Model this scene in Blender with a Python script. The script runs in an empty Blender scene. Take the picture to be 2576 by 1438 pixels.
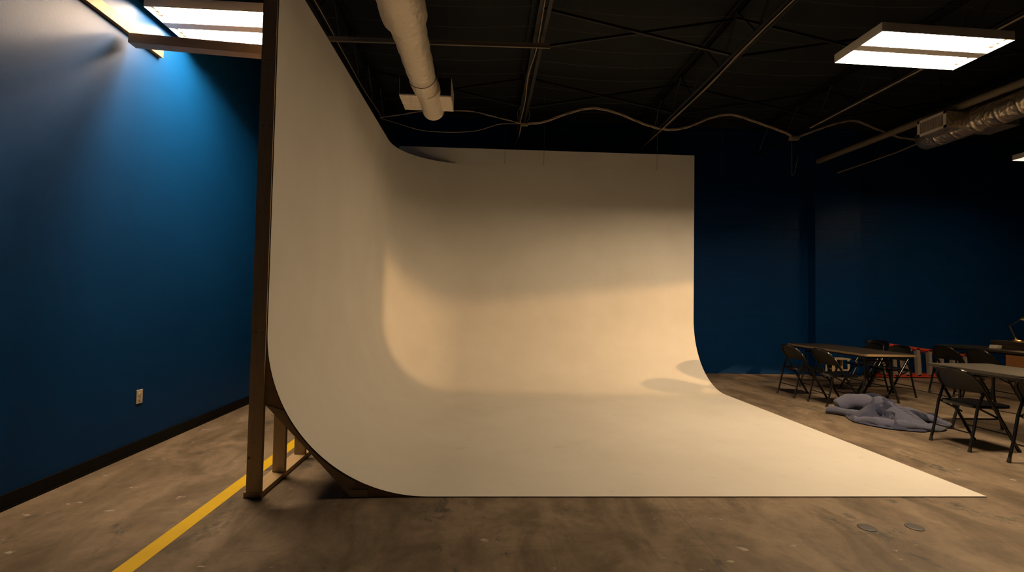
import bpy, bmesh, math, random
from mathutils import Vector, Matrix, noise
random.seed(7)
PI = math.pi
scene = bpy.context.scene
COL = scene.collection

# ------------------------------------------------------------------ helpers
def link(o):
    COL.objects.link(o); return o

class B:
    """collects shapes into one mesh"""
    def __init__(s): s.bm = bmesh.new()
    def box(s, c, d, rot=None, bevel=0.0):
        r = bmesh.ops.create_cube(s.bm, size=1.0)
        vs = r['verts']
        M = Matrix.Translation(Vector(c)) @ (rot.to_4x4() if rot else Matrix.Identity(4)) @ Matrix.Diagonal((d[0], d[1], d[2], 1))
        bmesh.ops.transform(s.bm, matrix=M, verts=vs)
        if bevel > 0:
            es = list({e for v in vs for e in v.link_edges})
            bmesh.ops.bevel(s.bm, geom=es, offset=bevel, segments=2, affect='EDGES', profile=0.6)
        return s
    def bar(s, a, b, w, t, up=(0, 0, 1)):
        """square bar from a to b: w across, t along up"""
        a, b = Vector(a), Vector(b); d = b - a; L = d.length; d.normalize()
        u = Vector(up); x = d.cross(u)
        if x.length < 1e-5: x = d.cross(Vector((1, 0, 0)))
        x.normalize(); u = x.cross(d).normalized()
        rot = Matrix((x, d, u)).transposed()
        return s.box((a + b) / 2, (w, L, t), rot)
    def tube(s, pts, r, n=10, caps=True, closed=False):
        pts = [Vector(p) for p in pts]; N = len(pts)
        rs = r if isinstance(r, (list, tuple)) else [r] * N
        tan = []
        for i in range(N):
            if closed: t = pts[(i + 1) % N] - pts[i - 1]
            elif i == 0: t = pts[1] - pts[0]
            elif i == N - 1: t = pts[-1] - pts[-2]
            else: t = (pts[i + 1] - pts[i]).normalized() + (pts[i] - pts[i - 1]).normalized()
            tan.append(t.normalized())
        ref = Vector((0, 0, 1)) if abs(tan[0].z) < 0.9 else Vector((1, 0, 0))
        nrm = (ref - tan[0] * ref.dot(tan[0])).normalized()
        rings = []
        for i in range(N):
            if i: nrm = (nrm - tan[i] * nrm.dot(tan[i])).normalized()
            bi = tan[i].cross(nrm)
            rings.append([s.bm.verts.new(pts[i] + (nrm * math.cos(2 * PI * k / n) + bi * math.sin(2 * PI * k / n)) * rs[i]) for k in range(n)])
        rng = range(N) if closed else range(N - 1)
        for i in rng:
            A, Bq = rings[i], rings[(i + 1) % N]
            for k in range(n):
                s.bm.faces.new((A[k], A[(k + 1) % n], Bq[(k + 1) % n], Bq[k]))
        if caps and not closed:
            s.bm.faces.new(list(reversed(rings[0]))); s.bm.faces.new(rings[-1])
        return s
    def lathe(s, prof, c=(0, 0, 0), n=24, M=None):
        """profile of (r, z) about z, at c"""
        c = Vector(c); rings = []
        for (r, z) in prof:
            if r < 1e-6:
                p = Vector((0, 0, z)); p = (M @ p if M else p) + c
                rings.append([s.bm.verts.new(p)])
            else:
                ring = []
                for k in range(n):
                    p = Vector((r * math.cos(2 * PI * k / n), r * math.sin(2 * PI * k / n), z))
                    ring.append(s.bm.verts.new((M @ p if M else p) + c))
                rings.append(ring)
        for i in range(len(rings) - 1):
            A, Q = rings[i], rings[i + 1]
            for k in range(n):
                k2 = (k + 1) % n
                if len(A) == 1 and len(Q) == 1: continue
                if len(A) == 1: s.bm.faces.new((A[0], Q[k], Q[k2]))
                elif len(Q) == 1: s.bm.faces.new((A[k], A[k2], Q[0]))
                else: s.bm.faces.new((A[k], A[k2], Q[k2], Q[k]))
        return s
    def prism(s, poly, thick, f):
        """poly of 2d points extruded; f(u, v, w) -> 3d point"""
        a = [s.bm.verts.new(f(u, v, 0)) for u, v in poly]
        b = [s.bm.verts.new(f(u, v, thick)) for u, v in poly]
        s.bm.faces.new(list(reversed(a))); s.bm.faces.new(b)
        n = len(poly)
        for i in range(n):
            s.bm.faces.new((a[i], a[(i + 1) % n], b[(i + 1) % n], b[i]))
        return s
    def grid(s, nu, nv, f):
        vs = [[s.bm.verts.new(f(i / nu, j / nv)) for j in range(nv + 1)] for i in range(nu + 1)]
        for i in range(nu):
            for j in range(nv):
                s.bm.faces.new((vs[i][j], vs[i + 1][j], vs[i + 1][j + 1], vs[i][j + 1]))
        return s
    def build(s, name, mat, parent=None, smooth=False, angle=40, recalc=True):
        if recalc: bmesh.ops.recalc_face_normals(s.bm, faces=s.bm.faces[:])
        me = bpy.data.meshes.new(name); s.bm.to_mesh(me); s.bm.free()
        mats = mat if isinstance(mat, (list, tuple)) else [mat]
        for m in mats: me.materials.append(m)
        if smooth:
            me.shade_smooth()
            try: me.set_sharp_from_angle(angle=math.radians(angle))
            except Exception: pass
        o = bpy.data.objects.new(name, me); link(o)
        if parent: o.parent = parent
        return o

def tag(o, label, cat, group=None):
    o['label'] = label; o['category'] = cat
    if group: o['group'] = group
    return o

def thing(name, label, cat, loc=(0, 0, 0), rz=0.0, group=None):
    o = bpy.data.objects.new(name, None); link(o)
    o.empty_display_size = 0.1
    o.location = loc; o.rotation_euler = (0, 0, rz)
    return tag(o, label, cat, group)

def structure(o):
    o['kind'] = 'structure'; return o

def copy_tree(o, parent=None):
    c = o.copy(); COL.objects.link(c)
    if parent: c.parent = parent
    for ch in list(o.children): copy_tree(ch, c)
    return c

# ------------------------------------------------------------------ materials
def new_mat(name):
    m = bpy.data.materials.new(name); m.use_nodes = True
    nt = m.node_tree; b = nt.nodes['Principled BSDF']
    return m, nt, b

def N(nt, t, **kw):
    n = nt.nodes.new(t)
    for k, v in kw.items():
        if k.startswith('i_'): n.inputs[k[2:].replace('_', ' ')].default_value = v
        else: setattr(n, k, v)
    return n

def simple(name, col, rough=0.5, metal=0.0, noise_amt=0.0, scale=20.0, bump=0.0, spec=0.5):
    m, nt, b = new_mat(name)
    b.inputs['Base Color'].default_value = (*col, 1); b.inputs['Roughness'].default_value = rough
    b.inputs['Metallic'].default_value = metal; b.inputs['Specular IOR Level'].default_value = spec
    tc = N(nt, 'ShaderNodeTexCoord'); nz = N(nt, 'ShaderNodeTexNoise', i_Scale=scale, i_Detail=6.0)
    nt.links.new(tc.outputs['Object'], nz.inputs['Vector'])
    if noise_amt > 0:
        mx = N(nt, 'ShaderNodeMix', data_type='RGBA')
        mx.inputs[6].default_value = tuple(c * (1 - noise_amt) for c in col) + (1,)
        mx.inputs[7].default_value = tuple(min(1, c * (1 + noise_amt)) for c in col) + (1,)
        nt.links.new(nz.outputs['Fac'], mx.inputs[0]); nt.links.new(mx.outputs[2], b.inputs['Base Color'])
    if bump > 0:
        bp = N(nt, 'ShaderNodeBump', i_Strength=bump, i_Distance=0.01)
        nt.links.new(nz.outputs['Fac'], bp.inputs['Height']); nt.links.new(bp.outputs['Normal'], b.inputs['Normal'])
    return m

def emit(name, col, strength):
    m, nt, b = new_mat(name)
    b.inputs['Base Color'].default_value = (*col, 1)
    b.inputs['Emission Color'].default_value = (*col, 1); b.inputs['Emission Strength'].default_value = strength
    return m

WARM = (1.0, 0.715, 0.43)
TUBE_STRENGTH = 250.0

def ramp(nt, stops):
    r = N(nt, 'ShaderNodeValToRGB'); e = r.color_ramp.elements
    while len(e) < len(stops): e.new(0.5)
    for q, (p, c) in zip(e, stops): q.position = p; q.color = c if len(c) == 4 else (*c, 1)
    return r

def mixc(nt, fac, a, b, mode='MIX'):
    mx = N(nt, 'ShaderNodeMix', data_type='RGBA', blend_type=mode)
    for sock, v in ((0, fac), (6, a), (7, b)):
        if hasattr(v, 'links') or hasattr(v, 'is_linked'): nt.links.new(v, mx.inputs[sock])
        else: mx.inputs[sock].default_value = v if sock == 0 else (*v, 1)
    return mx.outputs[2]

def m_concrete():
    m, nt, b = new_mat('stained_concrete')
    tc = N(nt, 'ShaderNodeTexCoord'); V = tc.outputs['Object']
    def nz(scale, detail=8.0, rough=0.6, stretch=None, dist=0.0):
        n = N(nt, 'ShaderNodeTexNoise', i_Scale=scale, i_Detail=detail, i_Roughness=rough, i_Distortion=dist)
        if stretch:
            mp = N(nt, 'ShaderNodeMapping'); mp.inputs['Scale'].default_value = stretch
            mp.inputs['Rotation'].default_value = (0, 0, 0.35)
            nt.links.new(V, mp.inputs['Vector']); nt.links.new(mp.outputs['Vector'], n.inputs['Vector'])
        else: nt.links.new(V, n.inputs['Vector'])
        return n.outputs['Fac']
    base = ramp(nt, [(0.28, (0.150, 0.113, 0.079)), (0.48, (0.235, 0.182, 0.130)), (0.68, (0.335, 0.262, 0.190))])
    nt.links.new(nz(0.9, 10, 0.65, dist=0.6), base.inputs['Fac'])
    c = base.outputs['Color']
    fine = ramp(nt, [(0.3, (0.8, 0.8, 0.8)), (0.7, (1.1, 1.1, 1.1))]); nt.links.new(nz(14, 8, 0.7), fine.inputs['Fac'])
    c = mixc(nt, 1.0, c, fine.outputs['Color'], 'MULTIPLY')
    blot = ramp(nt, [(0.40, (0.55, 0.54, 0.52)), (0.58, (1, 1, 1))]); nt.links.new(nz(2.6, 6, 0.6, (1, 0.45, 1), 0.8), blot.inputs['Fac'])
    c = mixc(nt, 1.0, c, blot.outputs['Color'], 'MULTIPLY')
    # dark worn scuffs
    s1 = ramp(nt, [(0.555, (0, 0, 0)), (0.62, (0.9, 0.9, 0.9))]); nt.links.new(nz(1.9, 12, 0.72, (1, 0.6, 1), 0.5), s1.inputs['Fac'])
    s2 = ramp(nt, [(0.44, (0, 0, 0)), (0.56, (1, 1, 1))]); nt.links.new(nz(9, 6, 0.7), s2.inputs['Fac'])
    sc = mixc(nt, 1.0, s1.outputs['Color'], s2.outputs['Color'], 'MULTIPLY')
    c = mixc(nt, sc, c, (0.055, 0.055, 0.05))
    # pale paint flecks
    f1 = ramp(nt, [(0.665, (0, 0, 0)), (0.69, (1, 1, 1))]); nt.links.new(nz(5.5, 7, 0.62, (1, 2.0, 1), 0.3), f1.inputs['Fac'])
    c = mixc(nt, f1.outputs['Color'], c, (0.40, 0.35, 0.29))
    # thin dark tile-glue lines left in the slab
    br = N(nt, 'ShaderNodeTexBrick'); br.offset = 0.0
    br.inputs['Scale'].default_value = 1.0; br.inputs['Brick Width'].default_value = 0.46; br.inputs['Row Height'].default_value = 0.46
    br.inputs['Mortar Size'].default_value = 0.008; br.inputs['Mortar Smooth'].default_value = 1.0
    wob = N(nt, 'ShaderNodeTexNoise', i_Scale=1.3, i_Detail=3.0)
    nt.links.new(V, wob.inputs['Vector'])
    wm = N(nt, 'ShaderNodeVectorMath', operation='SCALE'); wm.inputs['Scale'].default_value = 0.10
    nt.links.new(wob.outputs['Color'], wm.inputs[0])
    wa = N(nt, 'ShaderNodeVectorMath', operation='ADD'); nt.links.new(V, wa.inputs[0]); nt.links.new(wm.outputs[0], wa.inputs[1])
    nt.links.new(wa.outputs[0], br.inputs['Vector'])
    gl = ramp(nt, [(0.45, (0, 0, 0)), (0.65, (0.5, 0.5, 0.5))]); nt.links.new(nz(1.1, 4, 0.6), gl.inputs['Fac'])
    lm = mixc(nt, 1.0, gl.outputs['Color'], br.outputs['Fac'], 'MULTIPLY')
    c = mixc(nt, lm, c, (0.07, 0.06, 0.05))
    nt.links.new(c, b.inputs['Base Color'])
    rr = N(nt, 'ShaderNodeMapRange'); rr.inputs['To Min'].default_value = 0.45; rr.inputs['To Max'].default_value = 0.75
    nt.links.new(nz(3.0), rr.inputs['Value']); nt.links.new(rr.outputs['Result'], b.inputs['Roughness'])
    b.inputs['Specular IOR Level'].default_value = 0.35
    bp = N(nt, 'ShaderNodeBump', i_Strength=0.25, i_Distance=0.006)
    nt.links.new(nz(26, 6, 0.7), bp.inputs['Height']); nt.links.new(bp.outputs['Normal'], b.inputs['Normal'])
    return m

def m_wood(name, a, c2, axis='Z', scale=1.0, rough=0.6):
    m, nt, b = new_mat(name)
    tc = N(nt, 'ShaderNodeTexCoord'); mp = N(nt, 'ShaderNodeMapping')
    s = {'X': (1.2, 22, 22), 'Y': (22, 1.2, 22), 'Z': (22, 22, 1.2)}[axis]
    mp.inputs['Scale'].default_value = tuple(q * scale for q in s)
    nt.links.new(tc.outputs['Object'], mp.inputs['Vector'])
    nz = N(nt, 'ShaderNodeTexNoise', i_Scale=1.6, i_Detail=8.0, i_Roughness=0.62, i_Distortion=0.8)
    nt.links.new(mp.outputs['Vector'], nz.inputs['Vector'])
    r = ramp(nt, [(0.32, a), (0.55, c2), (0.75, tuple(q * 0.72 for q in c2))])
    nt.links.new(nz.outputs['Fac'], r.inputs['Fac'])
    kn = N(nt, 'ShaderNodeTexVoronoi', i_Scale=5.0); nt.links.new(tc.outputs['Object'], kn.inputs['Vector'])
    kr = ramp(nt, [(0.035, (0.25, 0.17, 0.1)), (0.075, (1, 1, 1))]); nt.links.new(kn.outputs['Distance'], kr.inputs['Fac'])
    nt.links.new(mixc(nt, 1.0, r.outputs['Color'], kr.outputs['Color'], 'MULTIPLY'), b.inputs['Base Color'])
    b.inputs['Roughness'].default_value = rough; b.inputs['Specular IOR Level'].default_value = 0.3
    bp = N(nt, 'ShaderNodeBump', i_Strength=0.15, i_Distance=0.003)
    nt.links.new(nz.outputs['Fac'], bp.inputs['Height']); nt.links.new(bp.outputs['Normal'], b.inputs['Normal'])
    return m

def m_white_paint(name, dirt):
    m, nt, b = new_mat(name)
    tc = N(nt, 'ShaderNodeTexCoord'); V = tc.outputs['Object']
    n1 = N(nt, 'ShaderNodeTexNoise', i_Scale=1.4, i_Detail=8.0, i_Roughness=0.6); nt.links.new(V, n1.inputs['Vector'])
    r = ramp(nt, [(0.3, (0.735, 0.715, 0.665)), (0.7, (0.80, 0.785, 0.74))]); nt.links.new(n1.outputs['Fac'], r.inputs['Fac'])
    c = r.outputs['Color']
    if dirt:
        mp = N(nt, 'ShaderNodeMapping'); mp.inputs['Scale'].default_value = (1.0, 2.0, 1.0); nt.links.new(V, mp.inputs['Vector'])
        n2 = N(nt, 'ShaderNodeTexNoise', i_Scale=3.5, i_Detail=10.0, i_Roughness=0.7); nt.links.new(mp.outputs['Vector'], n2.inputs['Vector'])
        q = ramp(nt, [(0.60, (0, 0, 0)), (0.74, (0.35, 0.35, 0.35))]); nt.links.new(n2.outputs['Fac'], q.inputs['Fac'])
        c = mixc(nt, q.outputs['Color'], c, (0.36, 0.33, 0.28))
    nt.links.new(c, b.inputs['Base Color'])
    b.inputs['Roughness'].default_value = 0.62; b.inputs['Specular IOR Level'].default_value = 0.25
    b.inputs['Coat Weight'].default_value = 0.03; b.inputs['Coat Roughness'].default_value = 0.2
    n3 = N(nt, 'ShaderNodeTexNoise', i_Scale=0.9, i_Detail=2.0); nt.links.new(V, n3.inputs['Vector'])
    bp = N(nt, 'ShaderNodeBump', i_Strength=0.10, i_Distance=0.03)
    nt.links.new(n3.outputs['Fac'], bp.inputs['Height']); nt.links.new(bp.outputs['Normal'], b.inputs['Normal'])
    return m

def m_blue(name, block, rough=0.42):
    m, nt, b = new_mat(name)
    tc = N(nt, 'ShaderNodeTexCoord'); V = tc.outputs['Object']
    n1 = N(nt, 'ShaderNodeTexNoise', i_Scale=1.1, i_Detail=6.0); nt.links.new(V, n1.inputs['Vector'])
    r = ramp(nt, [(0.3, (0.0009, 0.031, 0.125)), (0.7, (0.0011, 0.037, 0.145))]); nt.links.new(n1.outputs['Fac'], r.inputs['Fac'])
    c = r.outputs['Color']
    b.inputs['Roughness'].default_value = rough; b.inputs['Specular IOR Level'].default_value = 0.07 if block else 0.095
    bp = N(nt, 'ShaderNodeBump', i_Strength=0.35, i_Distance=0.008)
    if block:
        sx = N(nt, 'ShaderNodeSeparateXYZ'); nt.links.new(V, sx.inputs[0])
        cb = N(nt, 'ShaderNodeCombineXYZ'); nt.links.new(sx.outputs['X'], cb.inputs['X']); nt.links.new(sx.outputs['Z'], cb.inputs['Y'])
        br = N(nt, 'ShaderNodeTexBrick'); br.inputs['Scale'].default_value = 1.0
        br.inputs['Brick Width'].default_value = 0.4; br.inputs['Row Height'].default_value = 0.2
        br.inputs['Mortar Size'].default_value = 0.006; br.inputs['Mortar Smooth'].default_value = 0.6
        br.inputs['Color1'].default_value = (1, 1, 1, 1); br.inputs['Color2'].default_value = (0.92, 0.92, 0.92, 1); br.inputs['Mortar'].default_value = (0.72, 0.72, 0.72, 1)
        nt.links.new(cb.outputs[0], br.inputs['Vector'])
        c = mixc(nt, 1.0, c, br.outputs['Color'], 'MULTIPLY')
        c = mixc(nt, 1.0, c, (0.80, 0.72, 0.74), 'MULTIPLY')  # same blue paint, darkened to offset the strong light on these walls
        inv = N(nt, 'ShaderNodeMath', operation='SUBTRACT'); inv.inputs[0].default_value = 1.0
        nt.links.new(br.outputs['Fac'], inv.inputs[1])
        nt.links.new(inv.outputs[0], bp.inputs['Height'])
    else:
        n2 = N(nt, 'ShaderNodeTexNoise', i_Scale=60.0, i_Detail=4.0); nt.links.new(V, n2.inputs['Vector'])
        bp.inputs['Strength'].default_value = 0.06
        nt.links.new(n2.outputs['Fac'], bp.inputs['Height'])
    nt.links.new(c, b.inputs['Base Color']); nt.links.new(bp.outputs['Normal'], b.inputs['Normal'])
    return m

def m_foil(name, col, rough, crinkle, metal=0.9):
    m, nt, b = new_mat(name)
    b.inputs['Base Color'].default_value = (*col, 1); b.inputs['Metallic'].default_value = metal; b.inputs['Roughness'].default_value = rough
    tc = N(nt, 'ShaderNodeTexCoord')
    n1 = N(nt, 'ShaderNodeTexNoise', i_Scale=9.0, i_Detail=8.0, i_Roughness=0.6, i_Distortion=0.5); nt.links.new(tc.outputs['Object'], n1.inputs['Vector'])
    vo = N(nt, 'ShaderNodeTexVoronoi', i_Scale=16.0, feature='F1'); nt.links.new(tc.outputs['Object'], vo.inputs['Vector'])
    ad = N(nt, 'ShaderNodeMath', operation='ADD'); nt.links.new(n1.outputs['Fac'], ad.inputs[0]); nt.links.new(vo.outputs['Distance'], ad.inputs[1])
    bp = N(nt, 'ShaderNodeBump', i_Strength=crinkle, i_Distance=0.02)
    nt.links.new(ad.outputs[0], bp.inputs['Height']); nt.links.new(bp.outputs['Normal'], b.inputs['Normal'])
    return m

def m_cloth(name, col):
    m, nt, b = new_mat(name)
    tc = N(nt, 'ShaderNodeTexCoord')
    n1 = N(nt, 'ShaderNodeTexNoise', i_Scale=140.0, i_Detail=3.0); nt.links.new(tc.outputs['Object'], n1.inputs['Vector'])
    r = ramp(nt, [(0.3, tuple(q * 0.7 for q in col)), (0.7, tuple(q * 1.25 for q in col))]); nt.links.new(n1.outputs['Fac'], r.inputs['Fac'])
    nt.links.new(r.outputs['Color'], b.inputs['Base Color'])
    b.inputs['Roughness'].default_value = 0.95; b.inputs['Specular IOR Level'].default_value = 0.1
    b.inputs['Sheen Weight'].default_value = 0.25
    bp = N(nt, 'ShaderNodeBump', i_Strength=0.3, i_Distance=0.004)
    nt.links.new(n1.outputs['Fac'], bp.inputs['Height']); nt.links.new(bp.outputs['Normal'], b.inputs['Normal'])
    return m

M_CONC = m_concrete()
M_WHITE = m_white_paint('cyc_white_paint', False)
M_WHITEF = m_white_paint('cyc_floor_paint', True)
M_EDGE = simple('board_edge', (0.12, 0.065, 0.03), 0.8, noise_amt=0.3)
M_BLUE = m_blue('blue_wall_paint', False, 0.46)
M_BLOCK = m_blue('blue_block_paint', True, 0.5)
M_BASE = simple('black_vinyl_base', (0.004, 0.004, 0.0045), 0.6, spec=0.12)
M_DECK = simple('black_deck', (0.0022, 0.0046, 0.0062), 0.85, noise_amt=0.3, scale=3.0, bump=0.3)
M_STEEL = simple('black_painted_steel', (0.0045, 0.0045, 0.0045), 0.5, noise_amt=0.3)
M_PINE = m_wood('pine_lumber', (0.42, 0.325, 0.21), (0.52, 0.41, 0.275), 'Z')
M_PINEY = m_wood('pine_lumber_long', (0.42, 0.30, 0.16), (0.50, 0.37, 0.21), 'Y')
M_PINEX = m_wood('pine_lumber_cross', (0.38, 0.29, 0.185), (0.47, 0.365, 0.24), 'X')
M_LEDGER = m_wood('darkened_ledger_pine', (0.20, 0.13, 0.055), (0.25, 0.165, 0.075), 'Y')  # ledger pine, darkened against the light of the fixture close by
M_PLY = m_wood('plywood', (0.30, 0.185, 0.09), (0.38, 0.25, 0.13), 'X', 0.6)
M_YEL = simple('yellow_floor_paint', (0.78, 0.52, 0.004), 0.55, noise_amt=0.12, scale=6)
M_PLATE = simple('ivory_plastic', (0.62, 0.55, 0.46), 0.4)
M_SLOT = simple('dark_slot', (0.03, 0.025, 0.02), 0.6)
M_FIX = simple('white_enamel', (0.80, 0.78, 0.74), 0.4)
M_TUBE = emit('lit_fluorescent_tube', WARM, TUBE_STRENGTH)
M_TUBE3 = emit('dim_fluorescent_tube', (1.0, 0.66, 0.34), TUBE_STRENGTH * 0.22)
M_TUBE2 = emit('lit_fluorescent_tube_new', WARM, TUBE_STRENGTH * 1.32)
M_DUCT = m_foil('wrapped_duct_foil', (0.92, 0.82, 0.68), 0.42, 0.5, 0.25)
M_FOIL = m_foil('shiny_duct_foil', (0.80, 0.70, 0.56), 0.33, 0.5, 0.9)
M_DUCTBK = m_foil('shaded_duct_face', (0.015, 0.014, 0.013), 0.3, 0.4, 0.0)  # dark copy of the duct surface for the shaded box front
M_GRILLE = simple('register_enamel', (0.78, 0.72, 0.64), 0.5)
M_PIPE = simple('pipe_paint', (0.20, 0.165, 0.12), 0.55)
M_CABLE = simple('cable_jacket', (0.34, 0.27, 0.20), 0.6)
M_WIRE = simple('thin_wire', (0.10, 0.085, 0.07), 0.6)
M_CHAIR = simple('black_chair_enamel', (0.006, 0.006, 0.007), 0.17, noise_amt=0.2)
M_CHAIRP = simple('chair_panel_enamel', (0.0055, 0.0054, 0.0045), 0.42, noise_amt=0.2)
M_RUBBER = simple('black_rubber', (0.012, 0.012, 0.012), 0.7)
M_TTOPD = m_wood('dark_laminate', (0.013, 0.0105, 0.008), (0.019, 0.0155, 0.012), 'Y', 0.5, 0.42)
M_TTOPG = m_wood('grey_laminate', (0.050, 0.046, 0.040), (0.068, 0.062, 0.054), 'Y', 0.5, 0.5)
M_TEDGE = simple('lamplit_table_edge', (0.20, 0.15, 0.085), 0.35)  # paler edge for one table: lamplight put into the colour
M_TEDGED = simple('dark_table_edge', (0.022, 0.019, 0.015), 0.4)
M_RED = simple('orange_fiberglass', (0.50, 0.055, 0.022), 0.5, noise_amt=0.15)
M_ALU = simple('aluminium', (0.55, 0.50, 0.44), 0.4, 0.6)
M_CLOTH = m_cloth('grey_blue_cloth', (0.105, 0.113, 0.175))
M_CLOTH3 = m_cloth('half_shade_blue_cloth', (0.045, 0.052, 0.098))  # heap base, darkened for the shade between its folds
M_CLOTH2 = m_cloth('shade_blue_cloth', (0.016, 0.021, 0.048))  # same cloth with the shade of its hollows put into the colour
M_BRASS = simple('brass', (0.62, 0.44, 0.22), 0.25, 1.0)
M_CHROME = simple('polished_metal', (0.72, 0.68, 0.60), 0.2, 1.0)
M_CASE = simple('dark_case', (0.03, 0.022, 0.015), 0.35)
M_BROWN = m_wood('brown_board', (0.24, 0.105, 0.035), (0.30, 0.14, 0.05), 'X', 0.5)
M_PAPER = simple('paper_white', (0.6, 0.55, 0.48), 0.6)
M_DISC = simple('grey_metal_cap', (0.075, 0.072, 0.074), 0.6, 0.1, noise_amt=0.3, scale=40)
M_BULB = emit('warm_bulb', (1.0, 0.66, 0.32), 60.0)
M_HOUS = simple('black_lamp_housing', (0.01, 0.01, 0.01), 0.8)

# ------------------------------------------------------------------ room shell
XW, XR, YB, YF, HC = -3.066, 14.0, 9.42, -5.5, 5.1
structure(B().grid(1, 1, lambda u, v: (XW + (XR - XW) * u, YF + (YB - YF) * v, 0)).build('floor', M_CONC))
structure(B().box(((XW + XR) / 2, (YF + YB) / 2, HC + 0.05), (XR - XW + .4, YB - YF + .4, 0.1)).build('ceiling', M_DECK))
structure(B().box((XW - 0.1, (YF + YB) / 2, HC / 2), (0.2, YB - YF + .4, HC)).build('wall_left', M_BLUE))
structure(B().box(((XW + XR) / 2, YB + 0.1, HC / 2), (XR - XW, 0.2, HC)).build('wall_back', M_BLOCK))
structure(B().box((XR + 0.1, (YF + YB) / 2, HC / 2), (0.2, YB - YF + .4, HC)).build('wall_right', M_BLOCK))
structure(B().box(((XW + XR) / 2, YF - 0.1, HC / 2), (XR - XW, 0.2, HC)).build('wall_front', M_BLOCK))
structure(B().box((7.215, 9.31, HC / 2), (0.97, 0.22, HC)).build('wall_pier', M_BLOCK))
bs = B(); bs.box((XW + 0.006, (YF + YB) / 2, 0.052), (0.012, YB - YF, 0.104))
bs.bar((XW + 0.012, YF, 0.006), (XW + 0.012, YB, 0.006), 0.012, 0.012)
structure(bs.build('baseboard_left', M_BASE))

# yellow line painted on the floor
tp = B(); tp.grid(24, 1, lambda u, v: (-1.856 + 0.104 * v + 0.004 * math.sin(u * 17), -2.0 + 11.2 * u, 0.0015))
tag(tp.build('floor_stripe', M_YEL), 'long yellow line running along the concrete floor under the wooden frame', 'floor line')

# ------------------------------------------------------------------ cyclorama
R = 1.15; XL, CYF, CYB, CXR, H1, H2 = -1.53, 3.40, 8.363, 3.78, 3.845, 4.126
SK = -0.0135
Z0 = 0.007
def S(x, y, z): return (x, y + SK * x, z + Z0)
cyc = thing('cyclorama', 'tall white curved photo backdrop with floor sweep on a lumber frame', 'backdrop wall', (0, 0, 0))

def profile(n=28):
    """flat then quarter arc: (distance out from wall, height), from top to floor"""
    pts = []
    for i in range(13): pts.append((0.0, None, i / 12))
    return pts
def side_pt(u, v):
    # u along depth, v down the profile
    y = CYF + (CYB - R - CYF) * u
    L1 = H1 - R; L2 = R * PI / 2; s = v * (L1 + L2)
    if s <= L1: return S(XL, y, H1 - s)
    a = (s - L1) / R
    return S(XL + R * (1 - math.cos(a)), y, R * (1 - math.sin(a)))
def thicken(bm, t):
    """back skin and a separate rim (own vertices, so the front keeps its shading)"""
    bm.normal_update()
    edges = [(e.verts[0].co.copy(), e.verts[1].co.copy(), e.verts[0].normal.copy(), e.verts[1].normal.copy()) for e in bm.edges if len(e.link_faces) == 1]
    fr = [[(v.co - v.normal * t) for v in f.verts] for f in bm.faces]
    back = {}
    for f in list(bm.faces):
        vs = []
        for v in f.verts:
            if v.index not in back or True:
                key = tuple(round(q, 5) for q in (v.co - v.normal * t))
                if key not in back: back[key] = bm.verts.new(v.co - v.normal * t)
                vs.append(back[key])
        if len(set(vs)) >= 3:
            try: bm.faces.new(list(reversed(vs))).material_index = 1
            except ValueError: pass
    for p, q, n1, n2 in edges:
        f = bm.faces.new([bm.verts.new(c) for c in (p, q, q - n2 * t, p - n1 * t)]); f.material_index = 1
def corner_pt(u, v):
    a = u * PI / 2
    L1 = H1 - R; L2 = R * PI / 2; s = v * (L1 + L2)
    cx, cy = XL + R, CYB - R
    if s <= L1: rr, z = R, H1 - s
    else:
        t = (s - L1) / R; rr, z = R * math.cos(t), R * (1 - math.sin(t))
    return S(cx - rr * math.cos(a), cy + rr * math.sin(a), z)
def back_pt(u, v):
    x = XL + R + (CXR - XL - R) * u
    L1 = H1 - R; L2 = R * PI / 2; s = v * (L1 + L2)
    if s <= L1: return S(x, CYB, H1 - s)
    a = (s - L1) / R
    return S(x, CYB - R * (1 - math.cos(a)), R * (1 - math.sin(a)))
b = B()
b.grid(24, 90, lambda u, v: S(*[q for q in (lambda p: (p[0], p[1] - SK * p[0], p[2] - Z0))(side_pt(u, v))]))
b.grid(32, 90, corner_pt)
b.grid(24, 90, back_pt)
n0 = len(b.bm.faces)
b.grid(24, 24, lambda u, v: S(XL + R + (CXR - XL - R) * u, CYF + (CYB - R - CYF) * (1 - v), 0))
b.bm.faces.ensure_lookup_table()
for f in b.bm.faces[n0:]: f.material_index = 2
bmesh.ops.remove_doubles(b.bm, verts=b.bm.verts[:], dist=0.0006)
bmesh.ops.recalc_face_normals(b.bm, faces=b.bm.faces[:])
b.bm.faces.ensure_lookup_table()
if sum(f.normal.z * f.calc_area() for f in b.bm.faces) < 0: bmesh.ops.reverse_faces(b.bm, faces=b.bm.faces[:])
thicken(b.bm, 0.006)
b.build('sweep_surface', [M_WHITE, M_EDGE, M_WHITEF], cyc, smooth=True, angle=60, recalc=False)
b = B()
b.grid(12, 3, lambda u, v: S(XL + R + (CXR - XL - R) * u, CYB, H1 + 0.0005 + (H2 - H1) * v))
b.grid(6, 6, lambda u, v: S(XL - 0.05 + (R + 0.05) * u, CYB, H1 - 0.6 + (H2 - H1 + 0.6005) * v))
bmesh.ops.recalc_face_normals(b.bm, faces=b.bm.faces[:])
if sum(f.normal.y * f.calc_area() for f in b.bm.faces) > 0: bmesh.ops.reverse_faces(b.bm, faces=b.bm.faces[:])
thicken(b.bm, 0.006)
b.build('back_board', [M_WHITE, M_EDGE], cyc, recalc=False)

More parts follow.
